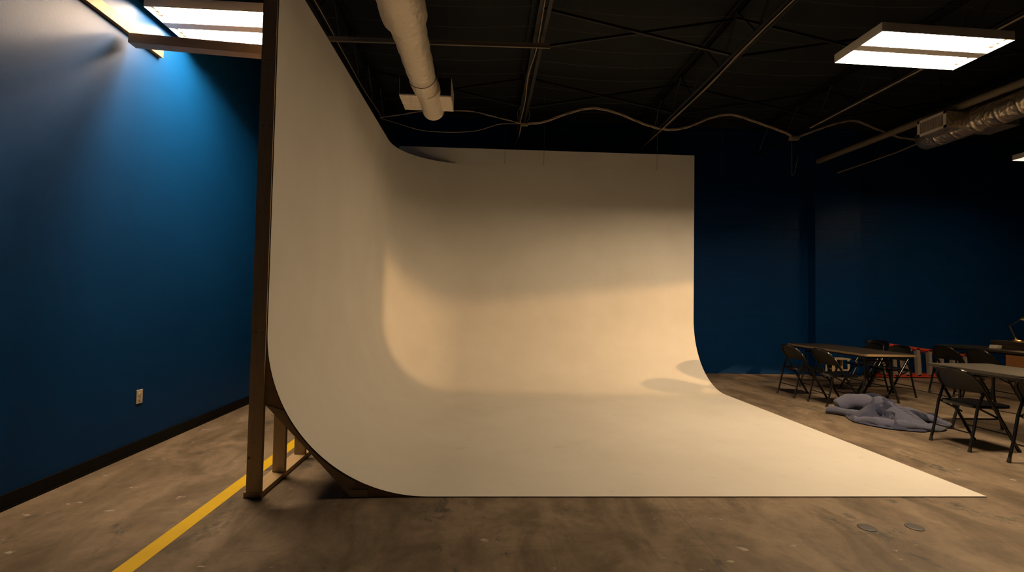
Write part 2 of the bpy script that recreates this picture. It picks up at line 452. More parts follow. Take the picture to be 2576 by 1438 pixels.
# wooden frame behind it
xs0, xs1 = -1.628, -1.537
ys = [3.41, 3.80, 4.22] + [4.22 + 0.406 * i for i in range(1, 10)]
for i, y in enumerate(ys):
    w = 0.038 if i else 0.034
    x0 = xs0 - (0.008 if i == 0 else 0)
    B().box(((x0 + xs1) / 2, y + w / 2 + 0.0, 0.04 + 1.88), (xs1 - x0, w, 3.76)).build('stud', M_PINE, cyc)
B().box(((xs0 + xs1) / 2 - 0.008, (3.44 + 8.2) / 2, 0.02), (xs1 - xs0 + 0.03, 8.2 - 3.44 + 0.06, 0.038)).build('bottom_plate', M_PINEY, cyc)
B().box(((xs0 + xs1) / 2, (3.44 + 8.2) / 2, 3.82), (xs1 - xs0, 8.2 - 3.44 + 0.06, 0.038)).build('top_plate', M_PINEY, cyc)
B().box((xs0 / 2 + xs1 / 2 - 0.002, 3.437, 0.019), (xs1 - xs0 + 0.02, 0.05, 0.038)).build('foot_block', M_PINEX, cyc)
def rib_poly():
    p = []
    for i in range(25):
        a = PI / 2 * i / 24
        p.append((XL - 0.007 + R * (1 - math.cos(a)) * 1.0 - 0.0, R * (1 - math.sin(a)) ))
    p = [(x - 0.004 * 0, z) for x, z in p]
    p += [(-0.93, 0.0), (-0.93, 0.015), (-1.525, 0.635), (-1.545, 0.635), (-1.545, R)]
    return p
for i, y in enumerate(ys):
    if i in (0,) or i in (3, 6, 9):
        yy = 3.405 if i == 0 else y
        B().prism(rib_poly(), 0.02, lambda u, v, w, yy=yy: (u, yy + w + SK * u, v)).build('curved_rib', M_PLY, cyc)
# gusset boards laid over the front rib
dg = [(-1.528, 0.645), (-0.935, 0.022)] + [(XL - 0.004 + R * (1 - math.cos(q)), R * (1 - math.sin(q)) - 0.006) for q in [1.12 - 0.09 * i for i in range(8)]]
g = B(); g.prism(dg, 0.006, lambda u, v, w: (u, 3.400 + w + SK * u, v))
g.build('diagonal_brace', M_PINEX, cyc)
B().box((-0.865, 3.412, 0.030), (0.13, 0.008, 0.050)).build('gusset_block', M_PINEX, cyc)
for x in (-0.3, 0.5, 1.3, 2.1, 2.9, 3.74):
    B().box((x, CYB + SK * x + 0.055, 2.05), (0.038, 0.089, 4.1)).build('stud', M_PINE, cyc)
B().box((1.7, CYB + SK * 1.7 + 0.055, 0.02), (4.2, 0.089, 0.038)).build('bottom_plate', M_PINEX, cyc)
for h in (1.15, 2.0, 2.62, 3.1):
    for dx in (-0.02, 0.025): B().lathe([(0.0, -0.002), (0.004, -0.002), (0.004, 0.001), (0, 0.001)], (-1.585 + dx, 3.4095, h), 8, Matrix.Rotation(PI / 2, 3, 'X')).build('screw', M_SLOT, cyc)

# ledger and brace up on the left wall
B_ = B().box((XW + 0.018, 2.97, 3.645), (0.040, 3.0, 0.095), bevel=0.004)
tag(B_.build('wooden_ledger', M_LEDGER), 'pale pine board fixed along the top of the blue left wall', 'board')
br_ = B().bar((XW + 0.062, 4.055, 3.535), (-1.64, 4.115, 3.505), 0.095, 0.080)
tag(br_.build('wooden_brace', M_PINEX), 'lumber brace reaching from the blue wall to the backdrop frame', 'brace')

# wall outlet
ot = thing('wall_outlet', 'ivory power outlet low on the blue left wall', 'outlet', (XW, 4.40, 0.493))
B().box((0.004, 0, 0), (0.008, 0.075, 0.122), bevel=0.003).build('cover_plate', M_PLATE, ot)
for dz in (0.02, -0.02):
    q = B().lathe([(0, 0.0), (0.0165, 0.0), (0.0165, 0.004), (0, 0.004)], (0.008, 0, dz), 20, Matrix.Rotation(PI / 2, 3, 'Y')).build('receptacle', M_PLATE, ot, True)
    s_ = B()
    for dy in (-0.006, 0.006): s_.box((0.0125, dy, dz + 0.003), (0.001, 0.002, 0.008))
    s_.box((0.0125, 0, dz - 0.008), (0.001, 0.004, 0.004))
    s_.build('slot', M_SLOT, q)
B().lathe([(0, 0), (0.003, 0), (0.003, 0.002), (0, 0.002)], (0.008, 0, 0), 8, Matrix.Rotation(PI / 2, 3, 'Y')).build('plate_screw', M_CHROME, ot)

# ------------------------------------------------------------------ ceiling steel
JX = [-1.87, 0.575, 3.05, 5.57, 8.05, 10.5, 12.95]
jlab = ['first black steel roof joist beyond the top of the left backdrop side', 'black steel roof joist above the middle of the back panel, cable loop hanging on it',
        'black steel roof joist above the right end of the back panel', 'black steel roof joist carrying the cable knot left of the silver duct',
        'black steel roof joist just above the silver duct at right', 'black steel roof joist right of the silver duct', 'black steel roof joist nearest the right wall']
def make_joist(x, label):
    t = thing('roof_joist', label, 'roof joist', (x, 0, 0), 0, 'open-web roof joists')
    y0, y1 = -5.4, 9.40
    for nm, z in (('bottom_chord', 4.52), ('top_chord', 5.03)):
        b = B()
        for dx in (-0.028, 0.028):
            b.box((dx, (y0 + y1) / 2, z), (0.006, y1 - y0, 0.045)); b.box((dx * 1.7, (y0 + y1) / 2, z + (-0.022 if nm[0] == 'b' else 0.022)), (0.040, y1 - y0, 0.006))
        b.build(nm, M_STEEL, t)
    w = B(); k = 0; y = y0; pts = []
    while y < y1: pts.append((0, y, 4.52 if k % 2 else 5.03)); y += 0.42; k += 1
    w.tube(pts, 0.011, 6)
    w.build('lattice', M_STEEL, t)
    return t
for x, l in zip(JX, jlab): make_joist(x, l)
# cross bridging between joists
k = 0
for (yy, nm) in ((5.6, 'nearer'), (7.4, 'farther')):
    for i in range(0, 4):
        if i == 0 and yy < 6: continue
        a, b2 = JX[i], JX[i + 1]
        d = B()
        d.bar((a, yy, 5.0), (b2, yy, 4.52), 0.03, 0.03); d.bar((a, yy + 0.04, 4.52), (b2, yy + 0.04, 5.0), 0.03, 0.03)
        where = ['above the left backdrop corner', 'above the middle of the back panel', 'above the back panel right end', 'left of the silver duct'][i]
        tag(d.build('cross_bridging', M_STEEL), 'black steel cross bracing between joists %s, %s of two' % (where, nm), 'bracing', 'joist cross bracing')
# support straps
for i in range(13):
    y = 4.3 + 0.42 * i
    pts = []
    for j in range(6):
        xa, xb = [XW + .01] [0] if j == 0 else JX[j - 1], JX[j]
        for q in range(8):
            u = q / 8; pts.append((xa + (xb - xa) * u, y, 4.995 - 0.07 * math.sin(PI * u)))
    pts.append((JX[5], y, 4.995))
    tag(B().tube(pts, 0.0022, 5).build('support_wire', M_WIRE), 'thin sagging wire strung across under the black roof deck', 'wire', 'insulation support wires')

# strut above the left duct
sb = B()
for dz in (0, 0.035): sb.bar((-1.93, 5.46, 4.385 + dz), (0.70, 5.38, 4.385 + dz), 0.022, 0.018)
sb.bar((-1.93, 5.46, 4.402), (0.70, 5.38, 4.402), 0.006, 0.03)
tag(sb.build('metal_strut', M_PIPE), 'long metal strut crossing behind the left wrapped duct', 'strut')
# pipe and conduit at right
pp = B(); pp.tube([(6.79, 9.41, 4.40), (6.90, 7.2, 4.40), (7.0, 5.66, 4.40), (7.05, 3.0, 4.40)], 0.055, 14)
tag(pp.build('ceiling_pipe', M_PIPE, smooth=True), 'thick straight pipe under the roof running behind the silver duct', 'pipe')
tag(B().tube([(7.22, 9.41, 4.18), (7.21, 8.4, 4.16), (7.20, 7.8, 4.15), (7.19, 7.29, 4.17)], [0.02, 0.014, 0.012, 0.012], 8).build('conduit', M_PIPE, smooth=True), 'thin conduit below the thick pipe, ending at the back wall', 'conduit')
tag(B().tube([(5.55, 7.7, 4.487), (5.56, 6.1, 4.487), (5.58, 4.4, 4.487)], 0.011, 8).build('conduit', M_CABLE, smooth=True), 'thin straight conduit running from the cable knot toward the bright light fixture', 'conduit')

# ------------------------------------------------------------------ cables
def strand(pts, n=8):
    """catmull-rom through pts"""
    pts = [Vector(p) for p in pts]; P = [pts[0]] + pts + [pts[-1]]; out = []
    for i in range(1, len(P) - 2):
        for q in range(n):
            t = q / n
            out.append(0.5 * ((2 * P[i]) + (P[i + 1] - P[i - 1]) * t + (2 * P[i - 1] - 5 * P[i] + 4 * P[i + 1] - P[i + 2]) * t * t + (3 * P[i] - P[i - 1] - 3 * P[i + 1] + P[i + 2]) * t ** 3))
    out.append(P[-2]); return out
def bundle(name, pts, r, label, k=3, mat=None):
    b = B(); c = strand(pts)
    for s in range(k):
        b.tube([p + Vector((0, math.cos(i * 0.5 + s * 2.1) * r * 1.1, math.sin(i * 0.5 + s * 2.1) * r * 1.1)) for i, p in enumerate(c)], r, 6)
    return tag(b.build(name, mat or M_CABLE, smooth=True), label, 'cable')
yc = 8.0
bundle('cable_bundle', [(0.60, yc, 4.475), (0.95, yc, 4.52), (1.35, yc, 4.68), (1.80, yc, 4.80), (2.25, yc, 4.73), (2.75, yc, 4.55), (3.14, yc, 4.475), (3.5, yc, 4.53), (3.95, yc, 4.72), (4.33, yc, 4.785), (4.8, yc, 4.66), (5.3, yc, 4.50), (5.54, yc + .1, 4.44)], 0.011, 'thick wavy bundle of cables draped between roof joists above the back panel')
bundle('cable_bundle', [(5.54, yc + .1, 4.44), (5.85, yc, 4.56), (6.3, yc, 4.72), (6.62, yc, 4.765), (7.0, yc, 4.64), (7.45, yc, 4.50), (8.0, yc, 4.46)], 0.010, 'darker cable bundle arching from the knot to the silver duct at right')
bundle('cable_pair', [(-1.84, yc, 4.48), (-1.5, yc, 4.55), (-1.1, yc, 4.62), (-0.4, yc, 4.66), (0.1, yc, 4.58), (0.45, yc, 4.50), (0.60, yc, 4.475)], 0.006, 'pair of cables passing behind the left wrapped duct', 2)
bundle('drooping_cable', [(-1.84, yc, 4.47), (-1.3, yc, 4.33), (-0.8, yc, 4.27), (-0.2, yc, 4.33), (0.25, yc, 4.46), (0.60, yc, 4.475)], 0.006, 'single cable drooping under the end of the left wrapped duct', 1)
lp = [(0.60 + 0.105 * math.sin(2 * PI * q / 20), yc - 0.03, 4.62 - 0.15 * math.cos(2 * PI * q / 20)) for q in range(20)]
tag(B().tube(lp, 0.005, 6, closed=True).build('cable_loop', M_CABLE, smooth=True), 'loop of cable tied on the joist above the middle of the back panel', 'cable')
bundle('joist_cable', [(0.545, 8.0, 4.47), (0.55, 7.0, 4.45), (0.53, 6.3, 4.48), (0.56, 5.4, 4.44), (0.545, 4.2, 4.47), (0.55, 2, 4.46)], 0.006, 'cable running along the joist above the middle of the back panel', 1)
bundle('joist_cable', [(0.57, 8.05, 4.46), (0.56, 8.6, 4.44), (0.53, 9.1, 4.47), (0.54, 9.38, 4.46)], 0.008, 'short cable tail running back from the loop to the back wall', 2)
bundle('joist_cable', [(-1.80, 7.9, 4.47), (-1.82, 7.0, 4.45), (-1.83, 6.2, 4.46), (-1.80, 5.2, 4.44), (-1.83, 4.4, 4.47), (-1.82, 3, 4.46)], 0.005, 'thin cable along the joist beside the top of the left backdrop side', 1)
bundle('joist_cable', [(3.02, 9.38, 4.47), (3.03, 8, 4.46), (3.07, 6.5, 4.47), (3.02, 5.2, 4.46), (3.05, 3, 4.47)], 0.007, 'pair of cables along the joist above the back panel right end', 2)
kb = B().box((5.50, 8.05, 4.425), (0.16, 0.10, 0.07), bevel=0.02)
tag(kb.build('junction_box', M_PIPE), 'small junction box where the cable bundles meet left of the silver duct', 'junction box')
kb = B().box((0.62, 7.98, 4.455), (0.13, 0.08, 0.04), bevel=0.012)
tag(kb.build('junction_box', M_PIPE), 'small flat junction box under the cable loop on the middle joist', 'junction box')
for (x, z, lab) in ((0.297, 3.80, 'hair-thin wire dangling before the back panel top, left of two'), (0.982, 3.797, 'hair-thin wire dangling before the back panel top, right of two'),
                    (3.01, 3.775, 'hair-thin wire dangling before the top right corner of the back panel'), (4.20, 3.745, 'hair-thin wire dangling before the blue wall right of the backdrop')):
    tag(B().tube([(x, 8.12, 4.99), (x + .004, 8.12, 4.4), (x, 8.12, z)], 0.0030, 5).build('hanging_wire', M_WIRE), lab, 'wire', 'dangling wires')
tag(B().tube(strand([(5.49, 8.1, 4.42), (5.49, 8.1, 4.1), (5.49, 8.1, 3.80), (5.515, 8.1, 3.775), (5.545, 8.1, 3.83), (5.58, 8.1, 4.0), (5.605, 8.1, 4.1)]), 0.0045, 6).build('hanging_wire', M_PIPE), 'bent wire hanging below the junction box in front of the blue wall', 'wire')

# ------------------------------------------------------------------ ducts
def ring_duct(b, x, z, prof, n=40, wob=0.0, seed=0):
    """prof: (y, r)"""
    rings = []
    for i, (y, r) in enumerate(prof):
        ring = []
        for k in range(n):
            a = 2 * PI * k / n
            rr = r * (1 + wob * noise.noise(Vector((math.cos(a) * 2, math.sin(a) * 2, y * 3.1 + seed))) + wob * .8 * noise.noise(Vector((math.cos(a) * .7, math.sin(a) * .7, y * 12 + seed))))
            ring.append(b.bm.verts.new((x + rr * math.cos(a), y, z + rr * math.sin(a))))
        rings.append(ring)
    for i in range(len(rings) - 1):
        for k in range(n):
            b.bm.faces.new((rings[i][k], rings[i + 1][k], rings[i + 1][(k + 1) % n], rings[i][(k + 1) % n]))
    b.bm.faces.new(rings[-1]); b.bm.faces.new(list(reversed(rings[0])))
    return b
dl = thing('wrapped_duct', 'round air duct in tan wrap with a box register above the left backdrop side', 'air duct', (-0.82, 0, 4.12))
prof = []
y = 1.0
while y < 4.45: prof.append((y, 0.215 + 0.006 * math.sin(y * 9))); y += 0.05
prof += [(4.47, 0.205), (4.49, 0.18)]
y = 4.52
while y < 6.0: prof.append((y, 0.178 - 0.012 * (y - 4.5) + 0.004 * math.sin(y * 23))); y += 0.04
b = B(); ring_duct(b, 0, 0, prof, 40, 0.035, 3); b.build('wrapped_pipe', M_DUCT, dl, True, 50)
prof = [(5.96, 0.158), (6.2, 0.156), (6.6, 0.155), (6.66, 0.155), (6.68, 0.158), (6.69, 0.15), (6.72, 0.14)]
b = B(); ring_duct(b, 0.03, 0, prof, 40, 0.0); b.build('end_cap', M_DUCT, dl, True, 40)
fx, bx, fy, by, zb, zt = (-0.35, 0.325), None, 6.10, 6.57, -0.06, 0.19
b = B(); b.box(((fx[0] + fx[1]) / 2, (fy + by) / 2, (zb + zt) / 2), (fx[1] - fx[0], by - fy, zt - zb)); b.build('register_box', M_DUCT, dl)
for x0, x1 in ((-0.345, -0.15), (0.15, 0.32)):
    B().box(((x0 + x1) / 2, fy - 0.004, (zb + zt) / 2 + 0.008), (x1 - x0, 0.008, zt - zb - 0.016)).build('shaded_front_face', M_DUCTBK, dl)  # shade on the box front, painted as black faces
for y in (2.2, 4.2, 5.6):
    B().tube([(0.19 * math.cos(a), y, 0.40 if abs(math.sin(a)) < 0 else 0.19 * math.sin(a)) for a in [2 * PI * q / 24 for q in range(24)]], 0.004, 5, closed=True).build('hanger_strap', M_STEEL, dl)
# hang straps up to the deck
for y in (2.2, 4.2, 5.6): B().box((0, y, 0.57), (0.025, 0.002, 0.78)).build('hanger_strap', M_STEEL, dl)

dr = thing('silver_duct', 'shiny foil spiral duct with a louvered register at upper right', 'air duct', (7.13, 0, 4.17))
prof = [(7.22, 0.10), (7.21, 0.155), (7.17, 0.175), (7.0, 0.18)]
y = 6.95
while y > 2.5:
    r = 0.18
    prof.append((y, r))
    if abs((y * 1000) % 300) < 45: prof += [(y - 0.008, r + 0.006), (y - 0.016, r)]
    y -= 0.045
prof = sorted(prof, key=lambda q: q[0])
b = B(); ring_duct(b, 0, 0, prof, 40, 0.012, 9); b.build('spiral_pipe', M_FOIL, dr, True, 50)
b = B(); b.box((-0.28, 6.64, 0.02), (0.30, 0.44, 0.235)); b.build('register_neck', M_FOIL, dr)
gl = B(); gy0, gy1, gz0, gz1 = 6.41, 6.87, -0.105, 0.145
for (a, c) in (((-0.438, 6.64, gz1 - 0.02), (0.012, gy1 - gy0, 0.04)), ((-0.438, 6.64, gz0 + 0.02), (0.012, gy1 - gy0, 0.04)), ((-0.438, gy0 + 0.02, 0.02), (0.012, 0.04, gz1 - gz0)), ((-0.438, gy1 - 0.02, 0.02), (0.012, 0.04, gz1 - gz0))): gl.box(a, c)
gr = gl.build('grille_frame', M_GRILLE, dr)
lv = B()
for i in range(22): lv.box((-0.441, gy0 + 0.045 + i * 0.0176, 0.02), (0.012, 0.005, gz1 - gz0 - 0.08), Matrix.Rotation(0.5, 3, 'Z'))
lv.build('louvers', M_GRILLE, gr)
B().box((-0.4325, 6.64, 0.02), (0.003, gy1 - gy0 - .06, gz1 - gz0 - 0.06)).build('grille_back', M_SLOT, gr)
b = B(); b.box((0.27, 6.35, -0.04), (0.24, 0.40, 0.20)); b.build('register_box', M_FOIL, dr)
for y in (6.15, 6.32, 5.2):
    B().tube([(0.187 * math.cos(2 * PI * q / 24), y, 0.187 * math.sin(2 * PI * q / 24)) for q in range(24)], 0.006, 5, closed=True).build('foil_band', M_FOIL, dr, True)
for y in (5.2, 6.9): B().box((0, y, 0.55), (0.02, 0.003, 0.76)).build('hanger_strap', M_STEEL, dr)

# ------------------------------------------------------------------ fluorescent fixtures
def make_fixture(label, loc, rz=0.0, L=1.30, tube_mat=None):
    t = thing('light_fixture', label, 'ceiling light', loc, rz, 'fluorescent high-bay lights')
    W, G, D, dz = 0.238, 0.09, 0.070, 0.046
    h = B()
    h.box((0, 0, D + 0.008), (L, 2 * W + G, 0.014))                       # back pan
    for s in (-1, 1): h.box((s * L / 2, 0, D / 2), (0.004, 2 * W + G, D + 0.004))   # end plates
    hs = h.build('housing', M_FIX, t)
    B().box((0, 0, 0.002), (L - .01, G, 0.003)).build('centre_panel', M_FIX, t)
    for s in (-1, 1):
        yc = s * (G / 2 + W / 2)
        r = B()
        for e in (-1, 1): r.box((0, yc + e * W / 2, D / 2), (L, 0.003, D))
        r.box((0, yc, D - 0.002), (L, W, 0.003))
        for q in (-0.03, 0.03): r.bar((-L / 2, yc + q, D - 0.012), (L / 2, yc + q, D - 0.012), 0.012, 0.02)
        r.build('reflector', M_FIX, t)
        for q in (-1, 0, 1):
            tb = B().tube([(-L / 2 + 0.05, yc + q * 0.061, dz), (L / 2 - 0.05, yc + q * 0.061, dz)], 0.0127, 10).build('tube', tube_mat or M_TUBE, t, True)
            for e in (-1, 1): B().box((e * (L / 2 - 0.032), yc + q * 0.061, dz + .003), (0.03, 0.026, 0.038)).build('lamp_holder', M_FIX, tb)
    for s in (-1, 1):
        B().tube([(s * L * 0.36, 0, D + .03), (s * L * 0.36, 0, HC - loc[2])], 0.003, 5).build('hanger_wire', M_WIRE, t)
    return t
make_fixture('bright white light fixture near the blue left wall, half hidden by the backdrop frame', (-2.36, 4.45, 3.90), 0.0, 1.29)
make_fixture('bright white light fixture hanging whole at upper right above the tables', (4.185, 4.26, 3.90), 0.02, 1.31, M_TUBE2)
make_fixture('glowing tip of a light fixture at the right edge below the silver duct', (9.02, 6.62, 3.90), PI / 2 + 0.0, 1.28, M_TUBE3)

# ------------------------------------------------------------------ folding chairs
def make_chair(label, loc, rz, group='black folding chairs'):
    t = thing('folding_chair', label, 'chair', loc, rz, group)
    hw = 0.205
    top = Vector((-0.215, 0, 0.765)); foot = Vector((0.245, 0, 0.022))
    def fr(h): return foot.x + (top.x - foot.x) * (h - foot.z) / (top.z - foot.z)
    rr = 0.15
    # frame: one bent tube, front feet - seat - rounded top
    side = [(fr(h), hw * (1.0 if h < 0.45 else 1.0), h) for h in (0.02, 0.12, 0.25, 0.40, 0.52, 0.765 - rr)]
    arc = []
    for i in range(1, 9):
        a = PI / 2 * i / 9
        h = 0.765 - rr + rr * math.sin(a); yv = hw - rr * (1 - math.cos(a)); arc.append((fr(h) - 0.012 * math.sin(a), yv, h))
    mid = [(top.x - 0.018, yv, 0.765) for yv in (0.045, 0.0, -0.045)]
    pts = side + arc + mid + [(x, -yv, z) for (x, yv, z) in reversed(arc)] + [(x, -yv, z) for (x, yv, z) in reversed(side)]
    B().tube(pts, 0.0145, 8).build('frame', M_CHAIR, t, True, 60)
    # backrest panel between the tubes
    b = B()
    outline = []
    def half(h):
        if h <= 0.765 - rr: return hw
        s = min(1, (h - (0.765 - rr)) / rr); return hw - rr * (1 - math.sqrt(max(0, 1 - s * s)))
    hs = [0.555 + (0.762 - 0.555) * i / 14 for i in range(15)]
    for off in (0.0, 0.006):
        rows = []
        for h in hs:
            w = half(h) - 0.004; row = []
            for k in range(11):
                v = -1 + 2 * k / 10
                row.append(b.bm.verts.new((fr(h) - 0.028 * (1 - v * v) - 0.012 * max(0, (h - .615) / .15) + off, v * w, h)))
            rows.append(row)
        for i in range(14):
            for k in range(10): b.bm.faces.new((rows[i][k], rows[i][k + 1], rows[i + 1][k + 1], rows[i + 1][k]))
    b.build('backrest', M_CHAIRP, t, True, 60, recalc=False)
    # seat pan with rolled edge
    b = B()
    poly = []
    for k in range(40):
        a = 2 * PI * k / 40; c, s = math.cos(a), math.sin(a)
        e = 0.32
        poly.append((0.03 + 0.20 * math.copysign(abs(c) ** e, c), (0.19 if c > 0 else 0.185) * math.copysign(abs(s) ** e, s)))
    rows = []
    for (sc_, z) in ((0.97, 0.405), (1.0, 0.408), (1.0, 0.430), (0.985, 0.436), (0.90, 0.434), (0.6, 0.428), (0.25, 0.425)):
        rows.append([b.bm.verts.new((0.03 + (px - 0.03) * sc_, py * sc_, z)) for px, py in poly])
    for i in range(len(rows) - 1):
        for k in range(40): b.bm.faces.new((rows[i][k], rows[i][(k + 1) % 40], rows[i + 1][(k + 1) % 40], rows[i + 1][k]))
    b.bm.faces.new(rows[-1]); b.bm.faces.new(list(reversed(rows[0])))
    b.build('seat', M_CHAIR, t, True, 50)
    for s in (-1, 1):
        lg = B().tube([(-0.245, s * 0.192, 0.022), (-0.20, s * 0.190, 0.20), (-0.155, s * 0.190, 0.42), (fr(0.56) - .004, s * 0.196, 0.565)], 0.0125, 8).build('leg', M_CHAIR, t, True)
        B().tube([(-0.251, s * 0.192, 0.0), (-0.247, s * 0.192, 0.014), (-0.240, s * 0.192, 0.045)], [0.015, 0.0155, 0.0125], 8).build('foot_cap', M_RUBBER, lg, True)
        B().tube([(0.258, s * hw, 0.0), (0.250, s * hw, 0.014), (0.231, s * hw, 0.045)], [0.016, 0.0165, 0.0135], 8).build('foot_cap', M_RUBBER, t, True)
        B().bar((-0.15, s * 0.178, 0.417), (0.10, s * 0.183, 0.30), 0.004, 0.018).build('seat_link', M_CHAIR, t)
    B().tube([(fr(0.16), -hw, 0.16), (fr(0.16), hw, 0.16)], 0.007, 6).build('stretcher', M_CHAIR, t, True)
    B().tube([(-0.208, -0.19, 0.17), (-0.208, 0.19, 0.17)], 0.007, 6).build('stretcher', M_CHAIR, t, True)
    return t
chairs = [
    ('black folding chair nearest the white backdrop edge, at the dark table by the blue wall', (5.00, 7.16, 0), 0.02),
    ('black folding chair second from the white backdrop edge, at the dark table', (5.05, 6.52, 0), -0.03),
    ('black folding chair whole in front of the grey table, beside the blue cloth heap', (5.04, 4.60, 0), 0.02),
    ('black folding chair cut by the right edge, in front of the grey table', (5.10, 3.90, 0), 0.0),
    ('black folding chair on the far side of the dark table, its nearest end', (6.52, 7.22, 0), PI + 0.05),
    ('black folding chair on the far side of the dark table, seen over its middle', (6.56, 7.78, 0), PI - 0.04),
    ('black folding chair farthest back, before the left end of the orange ladder', (7.15, 8.32, 0), PI + 0.12),
    ('black folding chair at the lamp table, the one nearer the ladder', (7.75, 7.34, 0), 0.04),
    ('black folding chair at the lamp table, the one nearer the right edge', (7.68, 6.72, 0), -0.02),
]
c0 = make_chair(*chairs[0]); c0.scale = (1.03, 1.03, 1.035)
for lab, loc, rz in chairs[1:]:
    c = copy_tree(c0); c.location = loc; c.rotation_euler = (0, 0, rz); c['label'] = lab

# ------------------------------------------------------------------ folding tables
def make_table(label, loc, rz, top_mat, L=1.80, W=0.77, edge=None):
    t = thing('folding_table', label, 'table', loc, rz, 'folding tables')
    def rrect(l, w, r, n=6):
        p = []
        for (sx, sy, a0) in ((1, 1, 0), (-1, 1, PI / 2), (-1, -1, PI), (1, -1, 1.5 * PI)):
            for i in range(n + 1):
                a = a0 + PI / 2 * i / n
                p.append((sx * (w / 2 - r) + r * math.cos(a), sy * (l / 2 - r) + r * math.sin(a)))
        return p
    B().prism(rrect(L - .004, W - .004, 0.03), 0.026, lambda u, v, w: (u, v, 0.716 + w)).build('tabletop', top_mat, t)
    B().prism(rrect(L, W, 0.032), 0.030, lambda u, v, w: (u, v, 0.7085 + w)).build('edge_band', edge or M_TEDGED, t)
    B().prism(rrect(L - .08, W - .08, 0.03), 0.03, lambda u, v, w: (u, v, 0.682 + w)).build('apron', M_STEEL, t)
    for e in (-1, 1):
        ye = e * (L / 2 - 0.24)
        for s in (-1, 1):
            pts = [(s * 0.20, ye, 0.70), (s * 0.20, ye, 0.45), (s * 0.205, ye, 0.36), (s * 0.235, ye, 0.24), (s * 0.285, ye, 0.09), (s * 0.30, ye, 0.02)]
            lg = B().tube(pts, 0.0145, 8).build('leg', M_STEEL, t, True)
            B().tube([(s * 0.304, ye, 0.0), (s * 0.30, ye, 0.03)], 0.018, 8).build('foot_cap', M_RUBBER, lg, True)
        B().tube([(-0.275, ye, 0.12), (0.275, ye, 0.12)], 0.011, 8).build('crossbar', M_STEEL, t, True)
        B().tube([(-0.20, ye, 0.62), (0.20, ye, 0.62)], 0.010, 8).build('crossbar', M_STEEL, t, True)
        B().bar((0, ye, 0.60), (0, ye - e * 0.42, 0.69), 0.02, 0.006).build('folding_brace', M_STEEL, t)
    return t
make_table('dark folding table with an edge band in lamplit tone beside the blue wall', (5.83, 7.30, 0), -0.015, M_TTOPD, 1.80, 0.77, M_TEDGE)
make_table('grey topped folding table at the right edge behind the near chairs', (5.78, 4.58, 0), -0.04, M_TTOPG, 1.80)
make_table('dark folding table at the far right holding the desk lamp', (8.81, 7.45, 0), 0.0, M_TTOPD, 1.83)

# things on the lamp table
cs = thing('flat_case', 'flat dark case lying on the far right table under the lamp', 'case', (9.03, 7.45, 0.7430))
B().box((0.0, 0, 0.04), (0.30, 0.62, 0.08), bevel=0.008).build('body', M_CASE, cs)
B().box((0.0, 0, 0.107), (0.32, 0.64, 0.054), bevel=0.006).build('lid', M_CASE, cs)
ps = B()
for i in range(6): ps.box((8.79 + 0.002 * i, 7.62 - 0.004 * (i % 2), 0.7495 + 0.009 * i), (0.09, 0.12, 0.008), Matrix.Rotation(0.04 * (i % 3), 3, 'Z'))
tag(ps.build('paper_stack', M_PAPER), 'small pale stack on the lamp table left of the dark case', 'papers')
lm = thing('desk_lamp', 'brass desk lamp with jointed arm and lit shade at the right edge', 'lamp', (9.05, 7.52, 0.8775))
B().lathe([(0, 0), (0.095, 0), (0.10, 0.008), (0.085, 0.02), (0.03, 0.032), (0.022, 0.05), (0.018, 0.055), (0, 0.055)], (0, 0, 0), 28).build('base', M_BRASS, lm, True)
a0, a1, a2, a3 = Vector((0, 0, 0.05)), Vector((-0.095, 0.01, 0.265)), Vector((-0.02, 0, 0.305)), Vector((0.15, -0.01, 0.41))
ar = B()
for o_ in (-0.009, 0.009): ar.tube([a0 + Vector((o_, 0, 0)), a1 + Vector((o_, 0, 0))], 0.005, 8)
ar.build('lower_arm', M_CHROME, lm, True)
ar = B(); ar.tube([a1, a2, a3], 0.0055, 8); ar.build('upper_arm', M_CHROME, lm, True)
B().lathe([(0, -0.012), (0.014, -0.012), (0.014, 0.012), (0, 0.012)], a1, 14, Matrix.Rotation(PI / 2, 3, 'X')).build('joint_knob', M_BRASS, lm, True)
sh = B().lathe([(0.02, 0.075), (0.034, 0.07), (0.045, 0.04), (0.085, -0.03), (0.089, -0.03), (0.05, 0.04), (0.038, 0.075), (0.02, 0.08)], a3 + Vector((0.06, 0, -0.02)), 28, Matrix.Rotation(0.25, 3, 'Y')).build('shade', M_BRASS, lm, True)
B().lathe([(0, -0.035), (0.02, -0.028), (0.03, -0.005), (0.022, 0.02), (0.012, 0.04), (0, 0.045)], a3 + Vector((0.055, 0, -0.025)), 18).build('bulb', M_BULB, lm, True)

# brown cabinet behind the lamp table
cb = thing('wooden_cabinet', 'brown wooden cabinet standing beyond the lamp table at the right edge', 'cabinet', (11.12, 8.55, 0))
B().box((0, 0, 0.30), (1.5, 0.5, 0.56), bevel=0.006).build('body', M_BROWN, cb)
B().box((0, 0, 0.60), (1.54, 0.54, 0.03), bevel=0.006).build('top', M_BROWN, cb)
for s in (-1, 1):
    d_ = B().box((s * 0.37, -0.258, 0.31), (0.70, 0.016, 0.50), bevel=0.004).build('door', M_BROWN, cb)
    B().lathe([(0, 0), (0.012, 0), (0.014, 0.02), (0, 0.024)], (s * 0.08, -0.266, 0.36), 12, Matrix.Rotation(PI / 2, 3, 'X')).build('knob', M_BRASS, d_, True)
B().box((0, 0, 0.01), (1.4, 0.44, 0.02)).build('plinth', M_CASE, cb)

